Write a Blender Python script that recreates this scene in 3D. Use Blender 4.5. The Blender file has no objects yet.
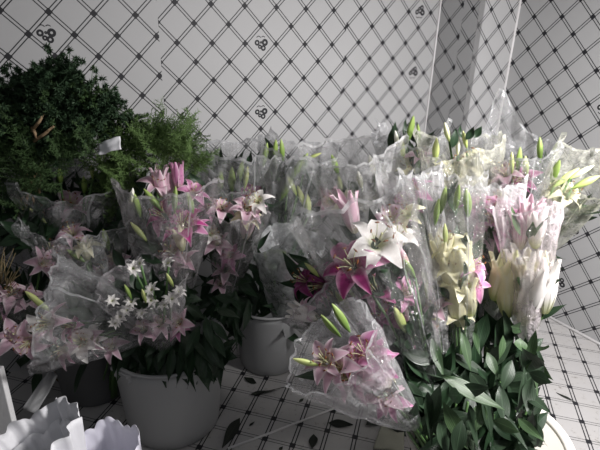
import bpy, bmesh, math, random
from math import sin, cos, pi, radians, exp
from mathutils import Vector, Matrix, noise

scene = bpy.context.scene
C = scene.collection
V = Vector

# ------------------------------------------------------------------ camera, world, light, exposure
F_PX, PITCH, ROLL, CAM_H = 493.2, 0.3834, 0.0324, 1.6007
cp, sp, cr, sr = cos(PITCH), sin(PITCH), cos(ROLL), sin(ROLL)
_f = V((0, cp, -sp)); _u = V((0, sp, cp)); _r = V((1, 0, 0))
RIGHT, UP, FWD = cr*_r + sr*_u, -sr*_r + cr*_u, _f
EYE = V((0, 0, CAM_H))
cam = bpy.data.cameras.new('camera')
cam.sensor_width = 36.0
cam.lens = F_PX/600*36.0
cam.clip_start = 0.05
cam_o = bpy.data.objects.new('camera', cam)
C.objects.link(cam_o)
M3 = Matrix((RIGHT, UP, -FWD)).transposed()
cam_o.matrix_world = Matrix.Translation(EYE) @ M3.to_4x4()
scene.camera = cam_o

world = bpy.data.worlds.new('world'); scene.world = world
world.use_nodes = True
bg = world.node_tree.nodes['Background']
bg.inputs[0].default_value = (0.93, 0.95, 1.0, 1)
bg.inputs[1].default_value = 0.05

def area(name, loc, target, sx, sy, power, col):
    l = bpy.data.lights.new(name, 'AREA'); l.shape = 'RECTANGLE'
    l.size, l.size_y, l.energy, l.color = sx, sy, power, col
    o = bpy.data.objects.new(name, l); C.objects.link(o)
    o.location = loc
    o.rotation_euler = (V(target)-V(loc)).to_track_quat('-Z', 'Y').to_euler()
    return o
area('right_key_light', (1.36, 1.02, 1.86), (0.74, 1.6, 0.6), 0.32, 0.32, 54, (1.0, 0.97, 0.96))  # unseen key lamp inside the room, placed for bright flowers and dark floor
area('front_fill_light', (0.15, -0.5, 2.9), (-0.1, 2.6, 1.2), 1.0, 0.4, 5, (0.96, 0.97, 1.0))  # added weak fill from above and behind the camera

scene.view_settings.view_transform = 'Standard'
scene.view_settings.look = 'None'
scene.view_settings.gamma = 1.0
scene.view_settings.exposure = 0.25
scene.view_settings.use_curve_mapping = False
scene.cycles.transparent_max_bounces = 40
scene.cycles.max_bounces = 8

# ------------------------------------------------------------------ helpers
def ray(px, py):
    return RIGHT*((px-300)/F_PX) - UP*((py-225)/F_PX) + FWD
def at(px, py, Y):
    d = ray(px, py); return EYE + d*(Y/d.y)
def pix(P):
    q = V(P)-EYE; w = q.dot(FWD)
    return 300+F_PX*q.dot(RIGHT)/w, 225-F_PX*q.dot(UP)/w
def onz(px, py, z):
    d = ray(px, py); return EYE + d*((z-CAM_H)/d.z)

def obj(name, me, parent=None, loc=None, mat=None):
    o = bpy.data.objects.new(name, me); C.objects.link(o)
    if parent is not None: o.parent = parent
    if loc is not None: o.location = loc
    if mat is not None and not me.materials: me.materials.append(mat)
    return o
def tag(o, label, cat, group=None, kind=None):
    if label: o['label'] = label
    if cat: o['category'] = cat
    if group: o['group'] = group
    if kind: o['kind'] = kind
    return o
def thing(name, label, cat, loc, group=None):
    o = bpy.data.objects.new(name, None); C.objects.link(o)
    o.location = loc; o.empty_display_size = 0.05
    return tag(o, label, cat, group)

class MB:
    """collects verts / faces / uvs for one mesh"""
    def __init__(s): s.v = []; s.f = []; s.uv = []; s.mi = []
    def vert(s, p): s.v.append(tuple(p)); return len(s.v)-1
    def face(s, idx, uv=None, m=0):
        s.f.append(tuple(idx)); s.uv.append(uv if uv else [(0, 0)]*len(idx)); s.mi.append(m)
    def grid(s, fn, nu, nv, m=0, close=False, uvf=None):
        ids = []
        for j in range(nv+1):
            ids.append([s.vert(fn(i/nu, j/nv)) for i in range(nu if close else nu+1)])
        for j in range(nv):
            for i in range(nu):
                i2 = (i+1) % nu if close else i+1
                uv = [(i/nu, j/nv), ((i+1)/nu, j/nv), ((i+1)/nu, (j+1)/nv), (i/nu, (j+1)/nv)]
                if uvf: uv = [uvf(*q) for q in uv]
                s.face((ids[j][i], ids[j][i2], ids[j+1][i2], ids[j+1][i]), uv, m)
    def tube(s, pts, rad, n=6, m=0, cap=True):
        pts = [V(p) for p in pts]; rings = []
        for k, p in enumerate(pts):
            t = (pts[min(k+1, len(pts)-1)]-pts[max(k-1, 0)]).normalized()
            a = t.cross(V((0.31, 0.87, 0.38))).normalized(); b = t.cross(a)
            r = rad[k] if isinstance(rad, (list, tuple)) else rad
            rings.append([s.vert(p+(a*cos(2*pi*i/n)+b*sin(2*pi*i/n))*r) for i in range(n)])
        for k in range(len(pts)-1):
            for i in range(n):
                s.face((rings[k][i], rings[k][(i+1) % n], rings[k+1][(i+1) % n], rings[k+1][i]),
                       [(i/n, k), ((i+1)/n, k), ((i+1)/n, k+1), (i/n, k+1)], m)
        if cap:
            s.face(rings[0][::-1], m=m); s.face(rings[-1], m=m)
    def box(s, lo, hi, m=0):
        x0, y0, z0 = lo; x1, y1, z1 = hi
        b = len(s.v)
        for p in ((x0, y0, z0), (x1, y0, z0), (x1, y1, z0), (x0, y1, z0), (x0, y0, z1), (x1, y0, z1), (x1, y1, z1), (x0, y1, z1)): s.v.append(p)
        for f in ((0, 3, 2, 1), (4, 5, 6, 7), (0, 1, 5, 4), (1, 2, 6, 5), (2, 3, 7, 6), (3, 0, 4, 7)):
            s.face([b+i for i in f], m=m)
    def build(s, name, mats=(), smooth=True):
        me = bpy.data.meshes.new(name)
        me.from_pydata(s.v, [], s.f)
        ul = me.uv_layers.new(name='UVMap')
        k = 0
        for uv in s.uv:
            for q in uv: ul.data[k].uv = q; k += 1
        for m in mats: me.materials.append(m)
        me.polygons.foreach_set('material_index', s.mi)
        me.polygons.foreach_set('use_smooth', [smooth]*len(s.f))
        me.update()
        return me

# ------------------------------------------------------------------ materials
class NT:
    def __init__(s, name):
        s.m = bpy.data.materials.new(name); s.m.use_nodes = True
        s.t = s.m.node_tree; s.t.nodes.clear()
        s.out = s.t.nodes.new('ShaderNodeOutputMaterial')
    def n(s, typ, **kw):
        nd = s.t.nodes.new(typ)
        for k, v in kw.items(): setattr(nd, k, v)
        return nd
    def link(s, a, b): s.t.links.new(a, b)
    def put(s, sock, v):
        if hasattr(v, 'default_value') or isinstance(v, bpy.types.NodeSocket): s.link(v, sock)
        elif isinstance(v, (tuple, list)): sock.default_value = (*v, 1) if len(v) == 3 and sock.type == 'RGBA' else v
        else: sock.default_value = v
    def math(s, op, a, b=0.0, c=None, clamp=False):
        nd = s.n('ShaderNodeMath', operation=op, use_clamp=clamp)
        s.put(nd.inputs[0], a); s.put(nd.inputs[1], b)
        if c is not None: s.put(nd.inputs[2], c)
        return nd.outputs[0]
    def mix(s, fac, a, b):
        nd = s.n('ShaderNodeMix', data_type='RGBA')
        s.put(nd.inputs[0], fac); s.put(nd.inputs[6], a); s.put(nd.inputs[7], b)
        return nd.outputs[2]
    def noise(s, scale, detail=3, coord='Object', rough=0.5, dist=0.0):
        tc = s.n('ShaderNodeTexCoord'); nz = s.n('ShaderNodeTexNoise')
        s.link(tc.outputs[coord], nz.inputs['Vector'])
        nz.inputs['Scale'].default_value = scale; nz.inputs['Detail'].default_value = detail
        nz.inputs['Roughness'].default_value = rough; nz.inputs['Distortion'].default_value = dist
        return nz.outputs['Fac']
    def ramp(s, fac, lo, hi):
        nd = s.n('ShaderNodeMapRange'); s.put(nd.inputs[0], fac)
        nd.inputs[1].default_value = lo; nd.inputs[2].default_value = hi
        return nd.outputs[0]
    def uv(s):
        nd = s.n('ShaderNodeUVMap', uv_map='UVMap'); sx = s.n('ShaderNodeSeparateXYZ')
        s.link(nd.outputs[0], sx.inputs[0]); return sx.outputs[0], sx.outputs[1]
    def bump(s, h, strength=0.3, dist=0.01):
        nd = s.n('ShaderNodeBump'); nd.inputs['Strength'].default_value = strength; nd.inputs['Distance'].default_value = dist
        s.put(nd.inputs['Height'], h); return nd.outputs[0]
    def principled(s, col, rough=0.5, spec=0.5, normal=None, **kw):
        p = s.n('ShaderNodeBsdfPrincipled')
        s.put(p.inputs['Base Color'], col); s.put(p.inputs['Roughness'], rough); s.put(p.inputs['Specular IOR Level'], spec)
        if normal is not None: s.link(normal, p.inputs['Normal'])
        for k, v in kw.items(): s.put(p.inputs[k], v)
        return p.outputs[0]
    def done(s, sh): s.link(sh, s.out.inputs[0]); return s.m

def plain(name, col, rough=0.5, spec=0.4, var=0.12, scale=20, bump=0.0):
    t = NT(name); nz = t.noise(scale, 4)
    c = t.mix(nz, tuple(x*(1-var) for x in col), tuple(min(1, x*(1+var)) for x in col))
    nm = t.bump(nz, bump, 0.01) if bump else None
    return t.done(t.principled(c, rough, spec, nm))

def lattice_mat(name, base, line, mode, dirt=0.0, rough=0.6, motif=None):
    """white paper printed with a double-lined black lattice; mode 'diamond' turns it 45 degrees; motif=(u,v) adds a printed grape sprig"""
    t = NT(name); u, v = t.uv()
    a, b = (t.math('ADD', u, v), t.math('SUBTRACT', u, v)) if mode == 'diamond' else (u, v)
    def cell(x): return t.math('ABSOLUTE', t.math('SUBTRACT', t.math('FRACT', t.math('ADD', x, 0.5)), 0.5))
    ca, cb = cell(a), cell(b)
    off, half, nod = (0.055, 0.0175, 0.096) if mode == 'diamond' else (0.060, 0.0215, 0.10)
    la = t.math('LESS_THAN', t.math('ABSOLUTE', t.math('SUBTRACT', ca, off)), half)
    lb = t.math('LESS_THAN', t.math('ABSOLUTE', t.math('SUBTRACT', cb, off)), half if mode == 'diamond' else half*0.55)
    nd = t.math('MULTIPLY', t.math('LESS_THAN', ca, nod), t.math('LESS_THAN', cb, nod))
    ink = t.math('MAXIMUM', t.math('MAXIMUM', la, lb), nd)
    if motif:
        # grape sprig: rings of ink around (mu, mv), every second row
        mu, mv = motif[:2]; fl = motif[2] if len(motif) > 2 else 1
        du = t.math('SUBTRACT', u, mu)
        dv = t.math('SUBTRACT', t.math('MULTIPLY', t.math('FRACT', t.math('ADD', t.math('MULTIPLY', t.math('SUBTRACT', v, mv), 0.5), 0.5)), 2.0), 1.0)
        for (x, y, r, w) in ((-0.125, 0.02, 0.055, 0.026), (0.125, 0.03, 0.065, 0.034), (-0.035, -0.09, 0.04, 0.022), (0.075, -0.125, 0.055, 0.026), (0.0, 0.03, 0.02, 0.016)):
            dx, dy = t.math('SUBTRACT', du, x), t.math('SUBTRACT', dv, y*fl)
            d = t.math('SQRT', t.math('ADD', t.math('MULTIPLY', dx, dx), t.math('MULTIPLY', dy, dy)))
            ink = t.math('MAXIMUM', ink, t.math('LESS_THAN', t.math('ABSOLUTE', t.math('SUBTRACT', d, r)), w))
        for (x, y, r) in ((-0.075, 0.13, 0.07), (0.07, 0.14, 0.06)):   # tendrils: upper half rings
            dx, dy = t.math('SUBTRACT', du, x), t.math('SUBTRACT', dv, y*fl)
            d = t.math('SQRT', t.math('ADD', t.math('MULTIPLY', dx, dx), t.math('MULTIPLY', dy, dy)))
            k = t.math('MULTIPLY', t.math('LESS_THAN', t.math('ABSOLUTE', t.math('SUBTRACT', d, r)), 0.012), t.math('GREATER_THAN', t.math('MULTIPLY', dy, float(fl)), 0.03))
            ink = t.math('MAXIMUM', ink, k)
    nz = t.noise(3.0, 4); nz2 = t.noise(45, 5, rough=0.7)
    paper = t.mix(nz, tuple(x*0.95 for x in base), tuple(min(1, x*1.05) for x in base))
    if dirt:
        spots = t.ramp(t.noise(38, 6, rough=0.75), 0.56, 0.64)
        smear = t.ramp(t.noise(7, 4, rough=0.6), 0.42, 0.66)
        paper = t.mix(t.math('MULTIPLY', spots, t.math('MULTIPLY', smear, dirt)), paper, (0.16, 0.145, 0.13))
        paper = t.mix(t.math('MULTIPLY', smear, dirt*0.25), paper, (0.45, 0.43, 0.40))
    # print slightly worn
    ink = t.math('MULTIPLY', ink, t.ramp(nz2, 0.22, 0.34))
    col = t.mix(ink, paper, line)
    return t.done(t.principled(col, rough, 0.35, t.bump(t.noise(9, 2), 0.05, 0.02)))

def film_mat(name, haze, tint=(0.86, 0.87, 0.88), gloss=0.10, scale=1.0):
    """cellophane: clear sheet with a milky haze, thin folds and glossy creases"""
    t = NT(name)
    n1 = t.noise(5*scale, 3, rough=0.6, dist=0.6)
    n2 = t.noise(26*scale, 4, rough=0.65, dist=1.5)
    h = t.math('MULTIPLY', t.math('ADD', 0.30, t.math('ADD', t.math('MULTIPLY', t.ramp(n1, 0.40, 0.68), 1.7), t.math('MULTIPLY', t.ramp(n2, 0.5, 0.75), 0.8))), haze, clamp=True)
    ridge = t.math('SUBTRACT', 1.0, t.math('MULTIPLY', t.math('ABSOLUTE', t.math('SUBTRACT', n2, 0.5)), 9.0), clamp=True)
    h = t.math('ADD', h, t.math('MULTIPLY', ridge, haze*0.35), clamp=True)
    u, v = t.uv()
    edge = t.math('MAXIMUM', t.math('GREATER_THAN', v, 0.982), t.math('LESS_THAN', t.math('ABSOLUTE', t.math('SUBTRACT', u, 0.07)), 0.0035))
    h = t.math('MAXIMUM', h, t.math('MULTIPLY', edge, min(0.75, haze*1.3+0.25)))
    n3 = t.noise(70*scale, 2, rough=0.5, dist=1.0)
    nm = t.bump(t.math('ADD', t.math('ADD', n1, t.math('MULTIPLY', n2, 0.55)), t.math('MULTIPLY', n3, 0.08)), 1.0, 0.04)
    dif = t.n('ShaderNodeBsdfDiffuse'); dif.inputs[0].default_value = (*tint, 1); t.link(nm, dif.inputs['Normal'])
    trl = t.n('ShaderNodeBsdfTranslucent'); trl.inputs[0].default_value = (*tint, 1)
    mx = t.n('ShaderNodeMixShader'); mx.inputs[0].default_value = 0.4
    t.link(dif.outputs[0], mx.inputs[1]); t.link(trl.outputs[0], mx.inputs[2])
    tr = t.n('ShaderNodeBsdfTransparent'); tr.inputs[0].default_value = (0.97, 0.97, 0.97, 1)
    m1 = t.n('ShaderNodeMixShader'); t.link(h, m1.inputs[0]); t.link(tr.outputs[0], m1.inputs[1]); t.link(mx.outputs[0], m1.inputs[2])
    gl = t.n('ShaderNodeBsdfGlossy'); gl.inputs['Roughness'].default_value = 0.13; t.link(nm, gl.inputs['Normal'])
    lw = t.n('ShaderNodeLayerWeight'); lw.inputs[0].default_value = 0.25; t.link(nm, lw.inputs['Normal'])
    fac = t.math('ADD', t.math('MULTIPLY', lw.outputs['Fresnel'], 0.35), gloss*0.45, clamp=True)
    m2 = t.n('ShaderNodeMixShader'); t.link(fac, m2.inputs[0]); t.link(m1.outputs[0], m2.inputs[1]); t.link(gl.outputs[0], m2.inputs[2])
    return t.done(m2.outputs[0])

def petal_mat(name, mid, edge, throat, spots=False):
    t = NT(name); u, v = t.uv()
    du = t.math('MULTIPLY', t.math('ABSOLUTE', t.math('SUBTRACT', u, 0.5)), 2.0)
    nz = t.noise(60, 3)
    e = t.math('ADD', t.ramp(du, 0.45, 1.0), t.math('MULTIPLY', t.math('SUBTRACT', nz, 0.5), 0.3), clamp=True)
    c = t.mix(e, mid, edge)
    c = t.mix(t.math('SUBTRACT', 1.0, t.ramp(v, 0.02, 0.32)), c, throat)
    if spots:
        vo = t.n('ShaderNodeTexVoronoi'); tc = t.n('ShaderNodeTexCoord'); t.link(tc.outputs['Object'], vo.inputs[0]); vo.inputs['Scale'].default_value = 11
        s = t.math('MULTIPLY', t.math('LESS_THAN', vo.outputs['Distance'], 0.26), t.math('LESS_THAN', v, 0.6))
        c = t.mix(t.math('MULTIPLY', s, 0.6), c, tuple(x*0.35 for x in mid))
    p = t.n('ShaderNodeBsdfPrincipled'); t.link(c, p.inputs['Base Color']); p.inputs['Roughness'].default_value = 0.5
    p.inputs['Specular IOR Level'].default_value = 0.3
    tl = t.n('ShaderNodeBsdfTranslucent'); t.link(c, tl.inputs[0])
    m = t.n('ShaderNodeMixShader'); m.inputs[0].default_value = 0.3
    t.link(p.outputs[0], m.inputs[1]); t.link(tl.outputs[0], m.inputs[2])
    return t.done(m.outputs[0])

def leaf_mat(name, a, b, rough=0.38):
    t = NT(name); u, v = t.uv()
    oi = t.n('ShaderNodeObjectInfo')
    veins = t.math('ABSOLUTE', t.math('SINE', t.math('MULTIPLY', u, 28.0)))
    f = t.math('ADD', t.math('MULTIPLY', oi.outputs['Random'], 0.65), t.math('MULTIPLY', t.noise(6, 3), 0.35))
    c = t.mix(f, a, b)
    c = t.mix(t.math('MULTIPLY', t.math('LESS_THAN', t.math('ABSOLUTE', t.math('SUBTRACT', u, 0.5)), 0.035), 0.35), c, tuple(min(1, x*2.0) for x in b))
    p = t.n('ShaderNodeBsdfPrincipled'); t.link(c, p.inputs['Base Color']); p.inputs['Roughness'].default_value = rough
    p.inputs['Specular IOR Level'].default_value = 0.45; t.link(t.bump(veins, 0.25, 0.002), p.inputs['Normal'])
    tl = t.n('ShaderNodeBsdfTranslucent'); t.link(c, tl.inputs[0])
    m = t.n('ShaderNodeMixShader'); m.inputs[0].default_value = 0.18
    t.link(p.outputs[0], m.inputs[1]); t.link(tl.outputs[0], m.inputs[2])
    return t.done(m.outputs[0])

def bud_mat(name, base, tip):
    t = NT(name); u, v = t.uv()
    f = t.math('ADD', v, t.math('MULTIPLY', t.math('SUBTRACT', t.noise(30, 3), 0.5), 0.4), clamp=True)
    return t.done(t.principled(t.mix(f, base, tip), 0.42, 0.4))

INK = (0.018, 0.018, 0.022)
PAPER = (0.45, 0.45, 0.455)
M = {}
M['floor'] = lattice_mat('printed_floor_sheet', (0.46, 0.45, 0.45), INK, 'square', dirt=1.0, rough=0.45)
M['trim'] = plain('white_trim', (0.72, 0.71, 0.71), 0.35)
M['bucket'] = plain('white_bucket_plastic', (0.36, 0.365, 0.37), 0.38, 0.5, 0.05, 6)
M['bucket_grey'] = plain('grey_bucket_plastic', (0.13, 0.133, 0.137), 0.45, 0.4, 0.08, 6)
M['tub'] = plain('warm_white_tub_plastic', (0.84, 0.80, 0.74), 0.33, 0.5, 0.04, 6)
M['wire'] = plain('steel_wire', (0.4, 0.4, 0.4), 0.3, 0.6)
M['film_clear'] = film_mat('clear_cellophane', 0.085, gloss=0.14)
M['film_grey'] = film_mat('hazy_cellophane', 0.20, (0.76, 0.77, 0.79), 0.16)
M['film_milk'] = film_mat('milky_cellophane', 0.25, (0.93, 0.93, 0.94), 0.20)
M['film_pink'] = film_mat('pink_tissue_film', 0.30, (0.93, 0.84, 0.88), 0.06)
M['film_cream'] = film_mat('cream_film', 0.24, (0.93, 0.93, 0.80), 0.10)
M['film_frost'] = film_mat('frosted_film', 0.42, (0.80, 0.82, 0.84), 0.14)
M['film_lit'] = film_mat('lit_milky_film', 0.36, (0.95, 0.95, 0.96), 0.22)  # milky film made whiter and denser, painting in light missing at the back
M['film_smoke'] = film_mat('smoky_cellophane', 0.18, (0.74, 0.71, 0.74), 0.15)
M['magenta'] = petal_mat('magenta_petal', (0.42, 0.05, 0.22), (0.75, 0.42, 0.58), (0.40, 0.22, 0.16), True)
M['purple'] = petal_mat('purple_petal', (0.24, 0.03, 0.14), (0.42, 0.14, 0.30), (0.16, 0.08, 0.08), True)
M['pink'] = petal_mat('pink_petal', (0.62, 0.25, 0.45), (0.82, 0.58, 0.70), (0.60, 0.52, 0.35), True)
M['palepink'] = petal_mat('pale_pink_petal', (0.70, 0.46, 0.56), (0.86, 0.76, 0.79), (0.62, 0.60, 0.40))
M['white'] = petal_mat('white_petal', (0.86, 0.83, 0.80), (0.90, 0.88, 0.86), (0.62, 0.66, 0.36))
M['cream'] = petal_mat('cream_petal', (0.86, 0.82, 0.55), (0.90, 0.88, 0.70), (0.55, 0.62, 0.25))
M['leaf'] = leaf_mat('lily_leaf', (0.015, 0.030, 0.016), (0.042, 0.072, 0.040))
M['leaf_dark'] = leaf_mat('dark_lily_leaf', (0.012, 0.028, 0.014), (0.03, 0.065, 0.03))
M['leaf_bright'] = leaf_mat('fresh_lily_leaf', (0.034, 0.068, 0.030), (0.085, 0.145, 0.065))
M['leaf_fallen'] = leaf_mat('wilted_leaf', (0.012, 0.016, 0.012), (0.022, 0.028, 0.020), 0.6)
M['stem'] = plain('green_stem', (0.08, 0.16, 0.05), 0.5)
M['stem_brown'] = plain('bare_tan_stem', (0.36, 0.25, 0.15), 0.7, 0.2, 0.3, 40, 0.4)
M['bud_green'] = bud_mat('green_bud', (0.10, 0.20, 0.035), (0.30, 0.40, 0.11))
M['bud_yellow'] = bud_mat('yellow_green_bud', (0.28, 0.38, 0.09), (0.62, 0.66, 0.28))
M['bud_cream'] = bud_mat('cream_bud', (0.42, 0.52, 0.16), (0.90, 0.87, 0.62))
M['bud_white'] = bud_mat('white_bud', (0.60, 0.64, 0.36), (0.92, 0.90, 0.85))
M['bud_pink'] = bud_mat('pink_bud', (0.42, 0.45, 0.22), (0.70, 0.24, 0.44))
M['stamen'] = plain('stamen_filament', (0.62, 0.62, 0.36), 0.5)
M['anther'] = plain('brown_anther', (0.22, 0.07, 0.02), 0.8)
M['fern_dark'] = plain('dark_fern_needles', (0.042, 0.078, 0.040), 0.6, 0.25, 0.5, 14)
M['fern_mid'] = plain('fern_needles', (0.055, 0.10, 0.036), 0.6, 0.25, 0.5, 14)
M['fern_light'] = plain('light_fern_needles', (0.115, 0.19, 0.060), 0.6, 0.25, 0.4, 14)
M['straw'] = plain('dry_straw', (0.20, 0.155, 0.085), 0.8, 0.2, 0.5, 50)
M['white_paper'] = plain('white_wrapping_paper', (0.80, 0.80, 0.83), 0.5, 0.4, 0.05, 12, 0.2)
M['lilac_paper'] = plain('pale_lilac_wrapping_paper', (0.72, 0.71, 0.80), 0.4, 0.5, 0.05, 12, 0.2)
M['card'] = plain('pale_card', (0.42, 0.42, 0.35), 0.7, 0.2, 0.1, 12)
M['foam'] = plain('white_foam', (0.80, 0.80, 0.80), 0.7, 0.2, 0.04, 60, 0.1)

# ------------------------------------------------------------------ setting: floor, papered walls, boxed corner column
D = 0.1697056
YAW = 0.5323
TV, NV = V((cos(YAW), sin(YAW), 0)), V((-sin(YAW), cos(YAW), 0))
D1 = 2.3674
HT = 2.75
def wall(name, pts_t, origin, tv, mats, uvs, thick, nrm):
    """vertical strips: pts_t = break distances along tv from origin, uvs[i] = (u0, v0): lattice phase in metres of strip i"""
    mb = MB()
    for i in range(len(pts_t)-1):
        a, b = pts_t[i], pts_t[i+1]
        A, B = origin+tv*a, origin+tv*b
        u0, v0 = uvs[i]
        ids = [mb.vert(p) for p in (A, B, B+V((0, 0, HT)), A+V((0, 0, HT)))]
        q = lambda t, z: ((t-u0)/D, (z-v0)/D)
        mb.face(ids, [q(a, 0), q(b, 0), q(b, HT), q(a, HT)], i)
        back = [mb.vert(p+nrm*thick) for p in (A, B, B+V((0, 0, HT)), A+V((0, 0, HT)))]
        mb.face(back[::-1], m=i)
        for k in range(4):
            if k == 1 and i < len(pts_t)-2: continue
            if k == 3 and i > 0: continue
            mb.face((ids[k], back[k], back[(k+1) % 4], ids[(k+1) % 4]), [(0.3, 0.2)]*4, i)
    o = obj(name, mb.build(name, mats, smooth=False)); o['kind'] = 'structure'
    return o
def wm(name, motif, base=PAPER): return lattice_mat(name, base, INK, 'diamond', motif=motif)
T_S1, T_S2, T_E = 0.6301, 1.6440, 2.3117
z0 = CAM_H
ph = [(0.0248, z0+0.0221), (0.8794, z0+0.0816), (1.7333, z0+0.0952)]
gm = [(1.0192*D, 9.0725*D), (6.6880*D, 8.92*D), (12.71*D, 10.013*D)]
mats = [wm('back_wall_paper_%s' % n, ((g[0]-p[0])/D, (g[1]-p[1])/D, -1 if n == 'c' else 1)) for n, g, p in zip(('a', 'b', 'c'), gm, ph)]
wall('wall_back', [-2.0, T_S1, T_S2, T_E], NV*D1, TV, mats, ph, 0.08, NV)
P1 = NV*D1 + TV*T_E
P2 = P1 - NV*0.2997
YR = radians(-59.3)
TR, NR = V((cos(YR), sin(YR), 0)), V((-sin(YR), cos(YR), 0))
DR = 2.647
# right wall meets the column front
s_ = (DR - NR.dot(P2))/NR.dot(TV)
P3 = P2 + TV*s_
PAP_COL = PAPER
wall('wall_column', [0.0, s_], P2, TV, [wm('column_front_paper', None)], [(2.4071-P2.dot(TV), z0+0.1173)], 0.002, NV)
# column side, facing left (two pieces of paper with a seam)
SD = -NV
z3 = (2.4071-P2.dot(TV), z0+0.1173)
wall('wall_column_side', [0.0, 0.185, 0.2997], P1, SD, [wm('column_side_paper', None), wm('column_side_paper_edge', None)], [(1.026*D, 10.257*D), (0.2997+z3[0]+0.03, z3[1])], 0.04, TV)
tr3 = P3.dot(TR)
wall('wall_right', [0.0, 3.2], P3, TR, [wm('right_wall_paper', (2.0, -4.52, -1))], [((-10.5*D)-tr3, 9.95*D)], 0.08, NR)
# floor
FA = -0.2561
e1, e2 = V((cos(FA), sin(FA), 0)), V((sin(FA), -cos(FA), 0))
mb = MB()
def fl_uv(P, mid):
    a, b = P.dot(e1), P.dot(e2)
    return ((a-0.8066)/0.12, (b+2.7202)/0.12) if not mid else ((a+0.7523)/0.12, (b+1.8520)/0.12)
XL, XR, Y0, Y1 = -2.6, 3.2, -0.6, 4.2
# the printed sheet is laid in two widths with a join under the right tub
J0, J1 = V((0.33, Y0, 0)), V((1.35, Y1, 0))
for quad, mid in (((V((XL, Y0, 0)), J0, J1, V((XL, Y1, 0))), True), ((J0, V((XR, Y0, 0)), V((XR, Y1, 0)), J1), False)):
    mb.face([mb.vert(p) for p in quad], [fl_uv(p, mid) for p in quad])
mb.box((XL, Y0, -0.06), (XR, Y1, -0.004))
fo = obj('floor', mb.build('floor', [M['floor']], smooth=False)); fo['kind'] = 'structure'
# white edge trims: column corners, foot of the right wall
def strip(name, a, b, w, d):
    mb = MB(); mb.tube([a, b], w, 6)
    o = obj(name, mb.build(name, [M['trim']])); o['kind'] = 'structure'
strip('trim_1', P1-NV*0.004-TV*0.003, P1-NV*0.004-TV*0.003+V((0, 0, HT)), 0.006, 0)
strip('trim_2', P3-NR*0.004, P3-NR*0.004+V((0, 0, HT)), 0.008, 0)
strip('baseboard_right', P3-NR*0.006+V((0, 0, 0.006)), P3+TR*3.2-NR*0.006+V((0, 0, 0.006)), 0.009, 0)

# ------------------------------------------------------------------ buckets
def bucket(name, label, loc, r_top, r_bot, h, mat, rim=0.008, group=None, lugs=(), wire=None, wall_t=0.004):
    root = thing(name, label, 'bucket', loc, group)
    mb = MB(); n = 56
    prof = [(0.0, 0.004), (r_bot*0.96, 0.004), (r_bot, 0.010)]
    for k in range(1, 9):
        s = k/8; prof.append((r_bot+(r_top-r_bot)*s, 0.010+(h-0.010)*s))
    prof += [(r_top-wall_t, h), (r_bot-wall_t, 0.022), (0.0, 0.022)]
    mb.grid(lambda u, v: (prof[round(v*(len(prof)-1))][0]*cos(2*pi*u), prof[round(v*(len(prof)-1))][0]*sin(2*pi*u), prof[round(v*(len(prof)-1))][1]), n, len(prof)-1, close=True)
    obj('body', mb.build('bucket_body', [mat]), root)
    mb = MB()
    rr = r_top+rim*0.35
    mb.grid(lambda u, v: ((rr+rim*cos(2*pi*v))*cos(2*pi*u), (rr+rim*cos(2*pi*v))*sin(2*pi*u), h-rim*0.2+rim*0.75*sin(2*pi*v)), n, 12, close=True)
    obj('rim', mb.build('bucket_rim', [mat]), root)
    for a in lugs:
        mb = MB()
        ca, sa = cos(a), sin(a)
        o_, t_ = V((ca, sa, 0)), V((-sa, ca, 0))
        # bracket: block under the rim with a slot lip
        for (w, t0, t1, za, zb) in ((0.042, 0.0, 0.020, h-0.050, h-0.018), (0.048, 0.0, 0.028, h-0.018, h-0.006)):
            pts = []
            for z in (za, zb):
                for ww, tt in ((-w, t0), (w, t0), (w, t1), (-w, t1)):
                    pts.append(o_*(r_top-0.012+tt)+t_*ww+V((0, 0, z)))
            b = len(mb.v); mb.v += [tuple(p) for p in pts]
            for f in ((0, 3, 2, 1), (4, 5, 6, 7), (0, 1, 5, 4), (1, 2, 6, 5), (2, 3, 7, 6), (3, 0, 4, 7)): mb.face([b+i for i in f])
        obj('handle_bracket', mb.build('handle_bracket', [mat], smooth=False), root)
    return root
BUCKETS = {}
def bk(key, x, y, h, r): BUCKETS[key] = (x, y, h, r)
bk('T', 0.635, 1.245, 0.38, 0.245)
bk('A', -0.52, 1.68, 0.40, 0.225)
bk('M', -0.135, 2.11, 0.36, 0.185)
bk('D', -0.93, 1.86, 0.47, 0.18)
bk('H2', -0.52, 2.08, 0.38, 0.165)
bk('H1', 0.40, 2.30, 0.38, 0.17)
bk('H3', 0.86, 2.05, 0.38, 0.17)
def B_(k): return (BUCKETS[k][0], BUCKETS[k][1], 0.0)
bucket('flower_tub', 'wide warm-white tub with thick rolled rim full of lily leaves, at the right', B_('T'), 0.245, 0.205, 0.38, M['tub'], 0.017, wall_t=0.008)
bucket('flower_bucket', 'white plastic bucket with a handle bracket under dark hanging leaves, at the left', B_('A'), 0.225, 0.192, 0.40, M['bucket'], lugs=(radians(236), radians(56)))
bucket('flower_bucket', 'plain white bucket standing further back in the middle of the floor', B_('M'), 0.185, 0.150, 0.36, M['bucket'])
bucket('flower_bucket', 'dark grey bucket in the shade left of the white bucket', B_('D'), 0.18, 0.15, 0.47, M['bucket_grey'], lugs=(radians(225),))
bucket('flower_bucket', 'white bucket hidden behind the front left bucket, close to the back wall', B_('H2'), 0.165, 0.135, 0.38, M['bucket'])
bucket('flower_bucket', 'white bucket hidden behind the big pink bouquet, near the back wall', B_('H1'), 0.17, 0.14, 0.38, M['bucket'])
bucket('flower_bucket', 'white bucket hidden behind the cream bouquets, near the right wall', B_('H3'), 0.17, 0.14, 0.38, M['bucket'])

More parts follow.
